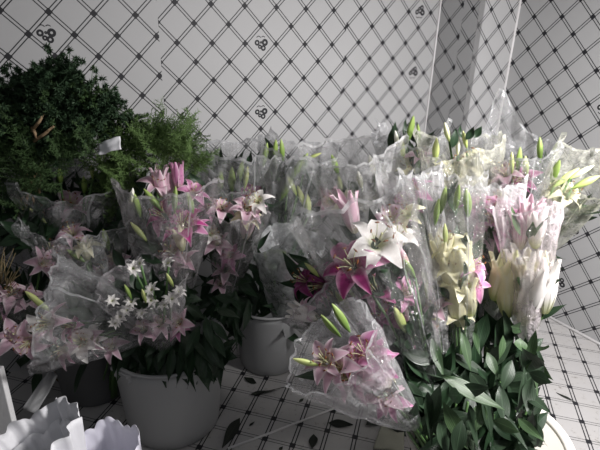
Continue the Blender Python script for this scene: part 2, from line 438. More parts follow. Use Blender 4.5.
# ------------------------------------------------------------------ flower meshes (axis +Z, about one unit across)
def petal(mb, ang, length, width, cup, curl, rnd, m=0, z0=0.0, twist=0.0):
    ca, sa = cos(ang), sin(ang)
    def fn(u, v):
        x = (u-0.5)*2
        w = width*(sin(pi*min(1, v*0.93+0.05))**0.75)*(1-0.35*v)
        # path: rises as a trumpet, opens, rolls back at the tip
        r = 0.05+length*(cup*v+(1-cup)*v*v*0.9)
        z = z0+length*(0.85*v*(1-0.5*v)*1.25-curl*v**3.2)
        z += 0.10*abs(x)**1.5*w*2.2+0.025*sin(9*v+rnd*6)*abs(x)
        y = x*w+twist*v*v*0.2
        return (r*ca-y*sa, r*sa+y*ca, z)
    mb.grid(fn, 4, 8, m)
def lily_mesh(seed, mat, openness=1.0):
    rg = random.Random(seed); mb = MB()
    for k in range(6):
        inner = k % 2
        petal(mb, k*pi/3+rg.uniform(-.12, .12), 0.56*rg.uniform(.92, 1.06), 0.21 if inner else 0.15,
              0.30+0.35*openness, (0.10+0.5*openness)*rg.uniform(.75, 1.25), rg.random(), twist=rg.uniform(-.4, .4))
    return mb.build('lily_petals', [mat])
def stamen_mesh(seed):
    rg = random.Random(seed); mb = MB()
    for k in range(6):
        a = k*pi/3+0.5; r = 0.16+0.05*rg.random()
        tip = V((r*cos(a), r*sin(a), 0.44+0.05*rg.random()))
        mb.tube([(0.02*cos(a), 0.02*sin(a), 0.03), tuple(tip*0.55+V((0, 0, 0.06))), tuple(tip)], 0.007, 4, 0)
        t = V((-sin(a), cos(a), 0.2))*0.042
        mb.tube([tip-t, tip, tip+t], [0.008, 0.016, 0.008], 5, 1)
    mb.tube([(0, 0, 0.02), (0.01, 0.01, 0.3), (0.03, 0.0, 0.5)], [0.012, 0.010, 0.02], 5, 0)
    return mb.build('stamens', [M['stamen'], M['anther']])
def trumpet_mesh(seed, mat):
    """half-open lily: long closed trumpet with tips just parting"""
    rg = random.Random(seed); mb = MB()
    for k in range(6):
        ang = k*pi/3+rg.uniform(-.08, .08); ca, sa = cos(ang), sin(ang)
        L = rg.uniform(.95, 1.05); fl = rg.uniform(0.05, 0.16)
        def fn(u, v, ca=ca, sa=sa, L=L, fl=fl):
            x = (u-0.5)*2
            R = 0.06+0.14*sin(pi*min(1, v*0.8))**0.8+fl*max(0, v-0.65)**1.5*6
            w = (0.13*sin(pi*(v*0.92+0.05))**0.7+0.02)*(1-0.3*v)
            R *= 1-0.25*x*x
            return (R*ca-x*w*sa, R*sa+x*w*ca, L*v*(1-0.04*v))
        mb.grid(fn, 4, 9)
    return mb.build('lily_trumpet', [mat])
def bud_mesh(mat, fat=0.12):
    mb = MB()
    def fn(u, v):
        a = 2*pi*u
        r = fat*(sin(pi*(v*0.97+0.015))**0.62)*(0.78+0.36*v*(1-v)*2)*(1+0.13*cos(3*a))
        if v < 0.02: r = 0.02
        return (r*cos(a), r*sin(a), v)
    mb.grid(fn, 12, 12, close=True)
    return mb.build('lily_bud', [mat])
def star_mesh(seed, mat):
    rg = random.Random(seed); mb = MB()
    for ring, (n, L, cup, curl) in enumerate(((7, 0.5, 0.75, 0.28), (5, 0.34, 0.45, 0.1))):
        for k in range(n):
            petal(mb, 2*pi*k/n+ring*0.4+rg.uniform(-.15, .15), L*rg.uniform(.85, 1.1), 0.13, cup, curl*rg.uniform(.6, 1.4), rg.random(), z0=0.03*ring)
    return mb.build('white_star_petals', [mat])
def leaf_mesh(seed, bend, mat, fold=0.35):
    rg = random.Random(seed); mb = MB(); tw = rg.uniform(-.5, .5)
    wav = rg.uniform(0.01, 0.03)
    def fn(u, v):
        x = (u-0.5)*2
        w = 0.52*abs(sin(pi*v**0.82))**1.25+0.004
        ang = bend*v
        L = V((sin(ang)/bend, 0, (1-cos(ang))/bend)) if abs(bend) > 1e-3 else V((v, 0, 0))
        nrm = V((-sin(ang), 0, cos(ang))); side = V((0, 1, 0))
        side = side*cos(tw*v)+nrm*sin(tw*v)
        # width is unit, scaled by the object's y; fold makes a shallow keel
        return L+side*(x*w)+nrm*(fold*0.10*abs(x)*sin(pi*v)+wav*sin(8*v+seed)*x)
    mb.grid(fn, 4, 12)
    return mb.build('lily_leaf', [mat])
FLOWERS = {}
for k in ('magenta', 'purple', 'pink', 'palepink', 'white', 'cream'):
    FLOWERS[k] = [lily_mesh(i*7+hash(len(k)), M[k], o) for i, o in enumerate((1.0, 0.75, 0.5))]
    FLOWERS[k+'_trumpet'] = [trumpet_mesh(i*3+5, M[k]) for i in range(2)]
for k in ('green', 'yellow', 'cream', 'white', 'pink'):
    FLOWERS['bud_'+k] = [bud_mesh(M['bud_'+k], f) for f in (0.115, 0.14)]
FLOWERS['star'] = [star_mesh(i, M['white']) for i in range(3)]
STAM = [stamen_mesh(i) for i in range(2)]
LEAVES = {k: [leaf_mesh(i*5+1, b, M[k]) for i, b in enumerate((0.35, 0.9, 1.4, -0.5, 0.1))] for k in ('leaf', 'leaf_dark', 'leaf_bright')}

def orient(zdir, spin=0.0):
    q = V(zdir).normalized().to_track_quat('Z', 'Y')
    return q.to_matrix().to_4x4() @ Matrix.Rotation(spin, 4, 'Z')
def put_leaf(root, kind, a, b, w, rg, facing=None, name='leaf'):
    """leaf whose base is a and whose tip is b (world), width w"""
    a, b = V(a), V(b); L = (b-a).length
    me = rg.choice(LEAVES[kind])
    x = (b-a).normalized()
    n = facing if facing is not None else V((rg.uniform(-.5, .5), -0.7, 0.6))
    y = n.cross(x); y = y.normalized() if y.length > 1e-4 else V((0, 1, 0))
    z = x.cross(y)
    tip = V(me.vertices[len(me.vertices)-3].co)
    R = Matrix((x, y, z)).transposed().to_4x4()
    # rotate so that the curved leaf's own chord runs from a to b
    ch = math.atan2(tip.z, tip.x)
    R = R @ Matrix.Rotation(ch, 4, 'Y')
    s = L/max(0.3, math.hypot(tip.x, tip.z))
    o = bpy.data.objects.new(name, me); C.objects.link(o); o.parent = root
    o.matrix_basis = Matrix.Translation(a-root.location) @ R @ Matrix.Diagonal((s, w, s, 1))
    return o

def wrapper(root, W0, top, rb, rt, film, seed, peaks=(), crk=1.0, e1=None, e2=None, nth=84, ns=40, flare=0.75):
    ax = (top-W0); L = ax.length; a = ax.normalized()
    mb = MB(); sd = V((seed*3.7, seed*1.3, seed*2.1))
    def rim(th):
        h = 1.0+0.03*noise.noise(V((cos(th)*1.7, sin(th)*1.7, seed)))+0.018*noise.noise(V((cos(th)*6, sin(th)*6, seed+9)))
        for p, amp, wd in peaks:
            d = (th-radians(p)+pi) % (2*pi)-pi
            h += amp*exp(-abs(d/wd)**1.3)
        return h
    def fn(u, v):
        th = 2*pi*u
        s = v*rim(th)
        r = rb+(rt-rb)*max(0, s)**flare
        if s > 1: r *= 1-0.12*(s-1)*2
        q = V((cos(th), sin(th), 0))
        pl = V((cos(th)*2.6, sin(th)*2.6, s*1.4))
        fold = 1-abs(noise.noise(pl*1.1+sd))*2        # long ridged folds down the sleeve
        fine = noise.noise(V((cos(th)*5, sin(th)*5, s*6))+sd)
        shard = 1-2*abs(noise.noise(V((cos(th)*3.5, sin(th)*3.5, s*4.2))+sd*1.7))
        r += rt*crk*(0.12*fold*s+0.05*fine*s+0.14*shard*s+0.05*(1-2*abs(noise.noise(V((cos(th)*8, sin(th)*8, s*9))-sd)))*s)
        side = (e1*q.x+e2*q.y)*r
        up = a*(L*s)+a*(0.02*crk*noise.noise(pl*2+sd)*s)
        return W0+side+up-root.location
    mb.grid(fn, nth, ns, close=True)
    o = obj('wrapper', mb.build('cellophane_wrapper', [film]), root)
    return o

def stem_path(base, W0, tgt, k=6):
    """cubic from the bucket floor through the tie point to the flower"""
    pts = []
    c1 = base+V((0, 0, (W0-base).length*0.35)); c2 = W0+(W0-base)*0.15
    for i in range(k+1):
        t = i/k
        pts.append(base*(1-t)**3+c1*3*t*(1-t)**2+c2*3*t*t*(1-t)+tgt*t**3)
    return pts

def bouquet(label, bucket_key, base_off, tie, top, rb, rt, film, flowers, seed, peaks=(), crk=1.0, group=None,
            leaves=10, leafkind='leaf', low_leaves=6, extra=(), stems=6, cat='bouquet', name='lily_bouquet', film_top=None, leaf_len=0.11):
    """base inside a bucket, tie point where the sleeve closes, top = middle of the sleeve's mouth; flowers = (kind, px, py, towards-camera offset, size[, lean])"""
    rg = random.Random(seed)
    bx, by, bh, br = BUCKETS[bucket_key]
    base = V((bx+base_off[0], by+base_off[1], 0.03))
    W0, T = V(tie), V(top)
    root = thing(name, label, cat, base, group)
    a = (T-W0).normalized()
    toc = (EYE-T).normalized()
    e1 = (toc-a*toc.dot(a)).normalized(); e2 = a.cross(e1)   # th=0 towards camera, th=90 to picture right
    if film: wrapper(root, W0, film_top if film_top else T, rb, rt, M[film], seed, peaks, crk, e1, e2)
    ends = []
    for fl in flowers:
        kind, px, py, off, size = fl[:5]; lean = fl[5] if len(fl) > 5 else None
        d = ray(px, py).normalized()
        # nearest point of the viewing ray to the sleeve axis
        w = W0-EYE; b = d.dot(a); den = 1-b*b
        s = (d.dot(w)-b*a.dot(w))/den
        P = EYE+d*(s-off*0.7)
        bud = kind.startswith('bud') or kind.endswith('trumpet')
        if not kind.startswith('bud') and kind != 'star': size *= 1.22
        if lean is not None: ax = RIGHT*lean[0]+UP*lean[1]-FWD*(lean[2] if len(lean) > 2 else 0.25)
        elif bud: ax = a+V((rg.uniform(-.22, .22), rg.uniform(-.3, .05), 0))
        else: ax = a*0.6+toc*0.5+RIGHT*rg.uniform(-.55, .55)+UP*rg.uniform(-.4, .3)
        ax.normalize()
        me = rg.choice(FLOWERS[kind])
        nm = 'bud' if kind.startswith('bud') else 'flower'
        org = P-ax*size*(0.5 if bud else 0.3)
        o = obj(nm, me, root)
        sq = (1, 1, 1)
        o.matrix_basis = Matrix.Translation(org-root.location) @ orient(ax, rg.uniform(0, 6)) @ Matrix.Diagonal((size*sq[0], size*sq[1], size, 1))
        if not bud and kind != 'star' and size > 0.07:
            so = obj('stamens', rg.choice(STAM), o)
        ends.append(org)
    # stems
    for k in range(stems):
        tgt = ends[k % len(ends)] if ends else T
        if k >= len(ends): tgt = W0.lerp(T, rg.uniform(.5, .8))+(e1*rg.uniform(-.5, .5)+e2*rg.uniform(-.5, .5))*rt
        b0 = base+V((rg.uniform(-.03, .03), rg.uniform(-.03, .03), 0))
        wj = W0+(e1*rg.uniform(-.6, .6)+e2*rg.uniform(-.6, .6))*rb
        mb = MB(); mb.tube([p-root.location for p in stem_path(b0, wj, tgt)], 0.0042, 6)
        obj('stem', mb.build('lily_stem', [M['stem']]), root)
    # leaves inside the sleeve
    for k in range(int(leaves*2.3)):
        f = rg.uniform(0.05, 0.80); th = rg.uniform(0, 2*pi)
        r = (rb+(rt-rb)*f)*rg.uniform(.15, .6)
        p = W0.lerp(T, f)+(e1*cos(th)+e2*sin(th))*r
        q = p+(a*rg.uniform(.3, 1)+(e1*cos(th)+e2*sin(th))*rg.uniform(.1, .9)).normalized()*leaf_len*rg.uniform(.8, 1.3)
        put_leaf(root, rg.choice((leafkind, 'leaf_dark')), p, q, rg.uniform(.022, .038), rg)
    # leaves on the stems between bucket and sleeve
    for k in range(low_leaves):
        f = rg.uniform(0.55, 1.0); th = rg.uniform(-1.9, 1.9)
        p = base.lerp(W0, f)
        dv = e1*cos(th)+e2*sin(th)
        p = p+dv*0.012
        q = p+(dv*rg.uniform(.5, 1.0)+V((0, 0, rg.uniform(-.5, .5)))).normalized()*leaf_len*rg.uniform(.9, 1.4)
        put_leaf(root, leafkind, p, q, rg.uniform(.022, .034), rg)
    for (kind, x0, y0, Ya, x1, y1, Yb, w) in extra:
        put_leaf(root, kind, at(x0, y0, Ya), at(x1, y1, Yb), w, rg)
    return root

def in_poly(x, y, P):
    r = False; j = len(P)-1
    for i in range(len(P)):
        if (P[i][1] > y) != (P[j][1] > y) and x < (P[j][0]-P[i][0])*(y-P[i][1])/(P[j][1]-P[i][1])+P[i][0]: r = not r
        j = i
    return r
def leaf_fill(root, poly, n, Ya, Yb, kinds, ln, w, seed, mean=-1.57, sig=0.8):
    """more leaves of one bouquet, spread through a region of the picture between depths Ya (top) and Yb (bottom)"""
    rg = random.Random(seed); k = 0
    xs, ys = [p[0] for p in poly], [p[1] for p in poly]
    while k < n:
        x, y = rg.uniform(min(xs), max(xs)), rg.uniform(min(ys), max(ys))
        if not in_poly(x, y, poly): continue
        k += 1
        f = (y-min(ys))/(max(ys)-min(ys))
        p = at(x, y, Ya+(Yb-Ya)*f+rg.uniform(-.03, .03)); an = rg.gauss(mean, sig)
        d = RIGHT*cos(an)+UP*sin(an)-FWD*rg.uniform(-.2, .4)
        L = ln*rg.uniform(.8, 1.25)
        put_leaf(root, rg.choice(kinds), p-d*L*.5, p+d*L*.65, w*1.1*rg.uniform(.8, 1.2), rg)
G = 'wrapped lily bouquets standing in buckets'
# ---- right tub
bouquet('cream-budded lily bouquet in pinkish white film, rightmost at the front of the tub', 'T', (0.09, 0.06),
        at(526, 338, 1.40), at(528, 205, 1.48), 0.028, 0.085, 'film_pink',
        [('cream_trumpet', 508, 288, .01, .17), ('white_trumpet', 532, 294, .02, .19), ('cream_trumpet', 519, 282, .0, .17), ('white_trumpet', 545, 284, .01, .16), ('white_trumpet', 524, 275, .02, .16), ('cream_trumpet', 500, 278, .02, .14),
         ('bud_cream', 545, 262, .03, .09), ('bud_yellow', 515, 262, .05, .09), ('bud_cream', 502, 272, .03, .10), ('palepink_trumpet', 520, 228, -.06, .12), ('white_trumpet', 536, 226, -.05, .13), ('palepink_trumpet', 528, 218, -.06, .12)],
        11, peaks=((60, .06, .5), (200, .06, .5)), leaves=6, low_leaves=4, leafkind='leaf_bright', group=G)
bouquet('pale yellow lily bouquet in clear film with green buds, in front of the pink sleeve', 'T', (-0.03, 0.06),
        at(462, 352, 1.38), at(452, 176, 1.46), 0.025, 0.085, 'film_clear',
        [('cream_trumpet', 448, 276, .0, .16), ('cream_trumpet', 462, 264, .01, .16), ('cream_trumpet', 457, 300, .0, .15), ('cream_trumpet', 440, 256, .01, .14), ('cream', 447, 240, .02, .10, (-.3, .8, .6)), ('cream', 460, 282, .02, .10, (.3, .7, .6)), ('cream', 450, 262, .03, .10, (-.2, .6, .8)), ('cream', 458, 312, .0, .09, (.1, .8, .5)), ('cream_trumpet', 466, 296, .0, .14),
         ('bud_green', 437, 212, .04, .085), ('bud_green', 443, 200, .03, .09), ('bud_green', 457, 198, .05, .085), ('bud_green', 467, 203, .04, .095), ('bud_yellow', 445, 234, .07, .07), ('pink', 475, 262, .0, .10), ('pink', 474, 282, .0, .09)],
        12, peaks=((-30, .08, .5), (150, .12, .6)), leaves=8, low_leaves=5, leafkind='leaf_bright', group=G)
b_ = bouquet('bright pink lily bouquet in a narrow pinkish sleeve between the two cream bouquets', 'T', (0.05, 0.13),
        at(488, 345, 1.5), at(494, 188, 1.62), 0.025, 0.085, 'film_milk',
        [('pink', 490, 212, .04, .14), ('pink', 498, 222, .05, .12), ('palepink', 487, 228, .05, .11), ('pink', 480, 200, .03, .10), ('bud_pink', 484, 245, .03, .10), ('magenta', 500, 200, .02, .11)],
        13, peaks=((0, .05, .5), (90, .1, .4)), leaves=14, leafkind='leaf_dark', low_leaves=6, group=G)
leaf_fill(b_, [(472, 232), (500, 230), (500, 345), (474, 345)], 44, 1.62, 1.52, ('leaf_dark',), .12, .03, 8, 1.57, .5)
b_ = bouquet('largest bouquet with an open magenta lily beside a white lily under crumpled shiny film', 'T', (-0.12, 0.03),
        at(432, 385, 1.28), at(352, 205, 1.42), 0.03, 0.16, 'film_clear',
        [('magenta', 349, 262, .19, .145, (-.35, .35, .9)), ('white', 379, 238, .15, .145, (.1, .5, .8)), ('white', 398, 232, .06, .10), ('bud_pink', 403, 258, .10, .10), ('pink', 408, 290, .05, .10), ('bud_green', 409, 268, .11, .075),
         ('pink', 395, 300, .04, .11), ('magenta', 372, 285, .02, .12), ('palepink_trumpet', 350, 212, -.06, .12), ('palepink', 390, 215, -.04, .10), ('bud_yellow', 400, 320, .08, .1), ('purple', 380, 310, .02, .11), ('bud_pink', 412, 360, .05, .10, (.1, .9)), ('cream', 405, 212, .02, .08)],
        14, peaks=((-40, .10, .7), (60, .08, .5)), crk=1.3, leaves=26, leafkind='leaf_dark', low_leaves=3, group=G)
leaf_fill(b_, [(335, 265), (420, 262), (432, 330), (430, 385), (395, 375), (345, 320)], 90, 1.52, 1.42, ('leaf_dark', 'leaf_dark', 'leaf'), .11, .032, 6, 2.0, .8)
leaf_fill(b_, [(395, 350), (432, 340), (446, 400), (444, 440), (425, 440), (402, 400)], 30, 1.30, 1.16, ('leaf_dark', 'leaf'), .12, .034, 7)
bouquet('tall hazy bouquet with pale pink lilies, right beside the magenta and white lily bouquet', 'T', (-0.07, 0.10),
        at(440, 352, 1.36), at(410, 178, 1.55), 0.025, 0.085, 'film_milk',
        [('palepink', 429, 320, .05, .11), ('palepink', 433, 305, .04, .09), ('pink', 405, 200, .03, .10), ('pink', 412, 188, .0, .09), ('cream', 404, 232, .04, .09), ('palepink', 418, 262, .03, .10), ('bud_yellow', 425, 285, .05, .10), ('palepink', 410, 285, .04, .09)],
        15, peaks=((-60, .1, .5), (100, .05, .5)), leaves=10, low_leaves=4, group=G)
bouquet('low bouquet of pale pink lilies leaning out over the floor from the tub', 'T', (-0.10, -0.05),
        at(414, 424, 1.10), at(330, 348, 1.05), 0.022, 0.115, 'film_grey',
        [('pink', 362, 350, .06, .115, (-.4, .6, .7)), ('pink', 372, 362, .06, .10), ('palepink', 350, 372, .06, .115, (-.7, .35, .5)), ('palepink_trumpet', 368, 378, .05, .13, (-.85, .25, .3)), ('palepink', 332, 364, .04, .105, (-.7, .5, .4)), ('pink', 350, 356, .04, .09, (-.5, .7, .5)), ('white', 342, 376, .05, .08, (-.6, .2, .6)), ('palepink', 322, 358, .02, .09),
         ('palepink', 383, 392, .05, .09), ('pink', 388, 400, .05, .08), ('bud_green', 341, 318, .07, .09, (-.5, .8)), ('bud_green', 331, 326, .06, .08, (-.6, .7)), ('bud_yellow', 306, 362, .0, .07, (-.9, .3))],
        16, peaks=((90, .08, .6), (-90, .06, .5)), crk=0.9, leaves=6, low_leaves=2, leafkind='leaf', group=G)
b_ = bouquet('dark open bouquet of purple lilies and long green buds leaning left below the magenta lily', 'T', (-0.14, 0.05),
        at(410, 385, 1.26), at(318, 292, 1.42), 0.03, 0.12, 'film_smoke',
        [('white_trumpet', 304, 314, .06, .10, (-.7, .3, .5)), ('palepink', 302, 310, .07, .07, (-.8, .2, .5)), ('purple', 316, 285, .02, .12), ('purple', 332, 300, .03, .11), ('purple', 300, 278, .0, .10), ('magenta', 352, 318, .02, .10), ('bud_green', 344, 303, .08, .10, (-.55, .8)), ('bud_yellow', 312, 270, .06, .07, (-.6, .6)), ('bud_green', 355, 296, .06, .10, (-.55, .8))],
        17, leaves=24, leafkind='leaf_dark', low_leaves=6, group=G)
leaf_fill(b_, [(290, 262), (330, 258), (372, 280), (385, 345), (350, 345), (312, 330), (298, 300)], 80, 1.52, 1.42, ('leaf_dark', 'leaf_dark', 'leaf'), .11, .032, 5, 2.2, .7)
# ---- behind the tub
bouquet('milky film bouquet with pale green and white buds, at the back against the wall, centre', 'H1', (-0.04, -0.03),
        at(372, 280, 2.2), at(354, 150, 2.16), 0.03, 0.185, 'film_lit',
        [('bud_white', 372, 165, .08, .10), ('bud_cream', 385, 175, .08, .11), ('bud_white', 360, 180, .08, .10), ('bud_yellow', 340, 185, .08, .10), ('cream', 350, 200, .08, .12), ('palepink', 330, 200, .08, .12), ('white', 375, 195, .08, .12), ('bud_green', 335, 165, .06, .10)],
        21, peaks=((60, .10, .6), (-100, .08, .5)), crk=1.2, leaves=12, leafkind='leaf_bright', low_leaves=4, group=G)
b_ = bouquet('leafy bouquet with green buds and pale pink flowers at the back, near the column', 'H1', (0.07, -0.05),
        at(412, 280, 2.12), at(410, 140, 2.12), 0.03, 0.13, 'film_grey',
        [('bud_green', 410, 130, .05, .13), ('bud_yellow', 402, 150, .07, .10), ('bud_white', 397, 140, .06, .09), ('palepink', 420, 152, .05, .10), ('cream', 405, 163, .08, .10), ('bud_green', 418, 135, .05, .10), ('pink', 403, 190, .08, .10)],
        22, peaks=((-120, .12, .5), (90, .12, .5)), leaves=16, leafkind='leaf_bright', low_leaves=4, group=G)
leaf_fill(b_, [(390, 135), (428, 130), (432, 180), (392, 185)], 24, 2.14, 2.1, ('leaf_dark', 'leaf', 'leaf_bright'), .11, .034, 15, 1.5, .6)
bouquet('pale yellow lilies in cream film at the back, in front of the column', 'H3', (-0.08, -0.05),
        at(468, 280, 1.95), at(460, 146, 1.95), 0.03, 0.135, 'film_cream',
        [('cream', 458, 165, .09, .13), ('cream', 472, 158, .09, .12), ('cream', 463, 185, .09, .12), ('bud_cream', 447, 132, .05, .08), ('bud_white', 458, 146, .07, .08), ('bud_yellow', 465, 140, .08, .08), ('cream', 444, 175, .08, .11), ('cream', 478, 178, .07, .1), ('bud_yellow', 436, 150, .06, .1)],
        23, peaks=((-100, .14, .5), (100, .05, .5)), leaves=8, leafkind='leaf_dark', low_leaves=4, group=G,
        extra=(('leaf_dark', 452, 148, 1.85, 456, 128, 1.86, .03), ('leaf_dark', 466, 140, 1.85, 474, 126, 1.86, .03), ('leaf_dark', 474, 138, 1.85, 482, 126, 1.86, .03), ('leaf_dark', 462, 138, 1.85, 461, 125, 1.86, .02)))
b_ = bouquet('purple lilies with green buds under a tall peaked sheet of film, back right', 'H3', (0.0, -0.07),
        at(512, 285, 1.9), at(516, 150, 1.9), 0.03, 0.13, 'film_grey',
        [('palepink', 504, 170, .10, .11, (-.5, .6, .5)), ('magenta', 521, 178, .10, .10), ('purple', 514, 180, .10, .10), ('bud_yellow', 512, 163, .11, .085), ('bud_yellow', 526, 166, .10, .085), ('purple', 492, 185, .06, .12), ('bud_green', 519, 160, .08, .1), ('bud_green', 540, 150, .03, .1), ('white', 484, 185, .08, .06)],
        24, peaks=((200, .38, .4), (-90, .15, .4), (60, .08, .4)), leaves=16, leafkind='leaf', low_leaves=4, group=G)
leaf_fill(b_, [(482, 175), (548, 165), (550, 205), (484, 215)], 30, 1.98, 1.92, ('leaf_dark', 'leaf_dark', 'leaf'), .12, .034, 16, 1.5, .6)
bouquet('yellow-green bouquet leaning right towards the wall, furthest right of all bouquets', 'H3', (0.07, -0.02),
        at(520, 275, 1.97), at(580, 178, 1.78), 0.028, 0.10, 'film_cream',
        [('bud_yellow', 586, 182, .05, .10, (.8, .4)), ('bud_cream', 582, 172, .04, .09, (.8, .5)), ('cream', 572, 190, .05, .11), ('bud_green', 555, 172, .06, .12), ('cream', 552, 186, .06, .09), ('bud_yellow', 566, 178, .07, .11, (.7, .6)), ('bud_yellow', 560, 205, .05, .12, (.6, .7)), ('bud_cream', 548, 198, .05, .1)],
        25, peaks=((-90, .25, .6), (180, .15, .6)), leaves=18, leafkind='leaf_bright', low_leaves=3, group=G)
# ---- middle bucket and the one behind it
bpt = bouquet('grey hazy sleeve ending in a single upright point, standing in the middle bucket', 'M', (0.03, -0.04),
        at(284, 318, 2.0), at(288, 242, 1.94), 0.045, 0.135, 'film_frost',
        [('bud_green', 282, 254, .07, .12, (.9, -.25)), ('purple', 305, 272, .06, .1), ('bud_green', 268, 262, .05, .1, (-.3, .8)), ('purple', 290, 268, .03, .1)],
        31, peaks=((5, .38, .45),), crk=0.8, leaves=16, leafkind='leaf_dark', low_leaves=5, group=G)
leaf_fill(bpt, [(234, 284), (312, 282), (308, 308), (240, 310)], 60, 2.06, 1.98, ('leaf_dark',), .11, .032, 21)
b_ = bouquet('bouquet of plump yellow-green buds rising behind the pointed grey sleeve', 'M', (0.02, 0.05),
        at(278, 285, 2.16), at(298, 150, 2.16), 0.03, 0.15, 'film_grey',
        [('bud_yellow', 302, 198, .08, .12, (-.3, .8)), ('bud_yellow', 292, 186, .08, .10, (-.4, .8)), ('bud_yellow', 314, 156, .08, .07, (.8, .3)), ('bud_green', 298, 168, .05, .16, (.55, .8)), ('bud_green', 286, 190, .06, .12, (.5, .8)), ('bud_yellow', 308, 204, .1, .1, (-.1, .9)), ('bud_green', 282, 150, .02, .1)],
        32, peaks=((-70, .08, .5), (100, .1, .4)), leaves=10, leafkind='leaf_bright', low_leaves=4, group=G)
leaf_fill(b_, [(262, 170), (320, 165), (320, 235), (264, 235)], 30, 2.2, 2.14, ('leaf_dark', 'leaf_dark', 'leaf'), .12, .032, 17, 1.3, .5)
b_ = bouquet('shiny grey film bouquet of green buds and one dark lily at the back', 'H2', (0.06, 0.02),
        at(238, 285, 2.1), at(236, 150, 2.12), 0.03, 0.16, 'film_grey',
        [('bud_green', 232, 180, .1, .12), ('bud_yellow', 246, 178, .1, .11), ('bud_green', 241, 172, .08, .11), ('purple', 250, 192, .1, .1), ('magenta', 256, 194, .1, .09), ('bud_green', 220, 182, .08, .11), ('bud_green', 275, 150, .02, .1), ('bud_green', 265, 155, .02, .11)],
        33, peaks=((-60, .1, .4), (120, .12, .4)), crk=1.3, leaves=22, leafkind='leaf', low_leaves=3, group=G)
leaf_fill(b_, [(205, 160), (280, 155), (280, 215), (210, 215)], 40, 2.16, 2.1, ('leaf_dark', 'leaf'), .13, .034, 14, 1.5, .5)
b_ = bouquet('cream and pale pink lilies in a slim sleeve, left of the pointed grey sleeve', 'H2', (0.08, -0.06),
        at(226, 300, 1.92), at(236, 206, 1.88), 0.026, 0.115, 'film_smoke',
        [('palepink', 248, 204, .09, .11), ('cream', 246, 214, .09, .10), ('white', 256, 198, .09, .09), ('palepink_trumpet', 248, 222, .08, .13), ('palepink', 217, 240, .09, .10), ('white', 213, 232, .09, .08), ('pink', 229, 254, .08, .10), ('palepink', 226, 268, .07, .09), ('palepink', 221, 282, .06, .08), ('pink', 210, 205, .03, .1), ('palepink', 222, 205, .05, .1)],
        34, peaks=((60, .06, .5),), leaves=16, leafkind='leaf_dark', low_leaves=5, group=G)
leaf_fill(b_, [(205, 285), (228, 275), (252, 285), (250, 312), (236, 335), (212, 345)], 46, 1.92, 1.80, ('leaf_dark',), .12, .032, 3)
leaf_fill(b_, [(200, 215), (262, 200), (262, 280), (205, 290)], 26, 1.98, 1.94, ('leaf_dark',), .11, .03, 4, 1.5)
# ---- left white bucket
b_ = bouquet('bouquet of magenta and pink lilies with green buds, tallest in the front left bucket', 'A', (0.03, 0.06),
        at(172, 328, 1.68), at(168, 185, 1.74), 0.03, 0.155, 'film_smoke',
        [('palepink_trumpet', 160, 182, .02, .10), ('pink_trumpet', 178, 176, .03, .09), ('palepink_trumpet', 168, 186, .0, .09), ('palepink', 158, 180, .04, .10), ('magenta', 181, 220, .13, .135, (.1, .6, .7)), ('magenta', 160, 212, .12, .12, (-.4, .5, .7)), ('pink', 190, 225, .12, .10), ('palepink', 168, 248, .12, .12), ('palepink', 178, 258, .12, .12), ('cream_trumpet', 179, 237, .14, .09), ('bud_green', 153, 200, .14, .10, (-.6, .8)), ('bud_yellow', 139, 232, .13, .09, (-.6, .8)), ('bud_green', 175, 200, .14, .10, (.1, .9)), ('bud_green', 190, 203, .13, .09), ('bud_green', 137, 205, .1, .1), ('pink', 195, 190, .08, .09), ('bud_white', 132, 196, .11, .06)],
        41, peaks=((70, .07, .5), (-80, .05, .5)), leaves=20, leafkind='leaf_dark', low_leaves=0, group=G)
leaf_fill(b_, [(120, 190), (205, 180), (205, 260), (190, 330), (125, 300)], 44, 1.80, 1.74, ('leaf_dark', 'leaf_dark', 'leaf'), .11, .032, 9, 1.5)
b_ = bouquet('bouquet of small white star-shaped flowers at the front of the left bucket', 'A', (-0.02, -0.03),
        at(166, 345, 1.50), at(142, 278, 1.46), 0.03, 0.125, 'film_smoke',
        [('star', 133, 268, .11, .050), ('star', 138, 263, .11, .04), ('star', 166, 262, .11, .05), ('star', 150, 288, .12, .055), ('star', 172, 297, .12, .065), ('star', 163, 303, .12, .05), ('star', 119, 316, .11, .055), ('star', 126, 309, .11, .05), ('star', 115, 322, .1, .045), ('star', 152, 300, .11, .05), ('star', 131, 300, .1, .05), ('star', 140, 312, .1, .05), ('star', 180, 290, .1, .05), ('star', 112, 300, .09, .045), ('bud_yellow', 144, 296, .12, .06), ('bud_yellow', 170, 280, .1, .06), ('bud_green', 128, 292, .1, .06),
         ('palepink', 160, 322, .09, .08), ('palepink', 178, 322, .09, .08), ('palepink', 142, 328, .08, .08), ('pink', 176, 328, .07, .07)],
        42, peaks=((0, -.10, .6),), crk=1.1, leaves=30, leafkind='leaf_dark', low_leaves=0, leaf_len=0.07, group=G,
        extra=[('leaf_dark', x0, y0, 1.50, x1, y1, 1.43, w) for x0, y0, x1, y1, w in
               ((172, 345, 168, 383, .034), (182, 345, 176, 388, .034), (192, 344, 187, 389, .036), (203, 345, 199, 378, .034), (164, 346, 159, 372, .028), (150, 347, 148, 372, .02), (205, 340, 222, 369, .034),
                (212, 332, 226, 358, .03), (196, 340, 206, 384, .03), (180, 338, 196, 392, .036), (190, 336, 213, 366, .034), (158, 343, 144, 357, .026), (140, 345, 118, 360, .024), (210, 320, 228, 342, .03), (215, 308, 240, 318, .028), (205, 315, 214, 350, .032), (214, 296, 236, 300, .028), (200, 325, 185, 360, .036), (175, 340, 158, 362, .03), (208, 345, 212, 372, .03))])
leaf_fill(b_, [(106, 342), (205, 336), (228, 345), (222, 366), (205, 374), (160, 372), (110, 364)], 85, 1.60, 1.49, ('leaf_dark',), .11, .032, 1)
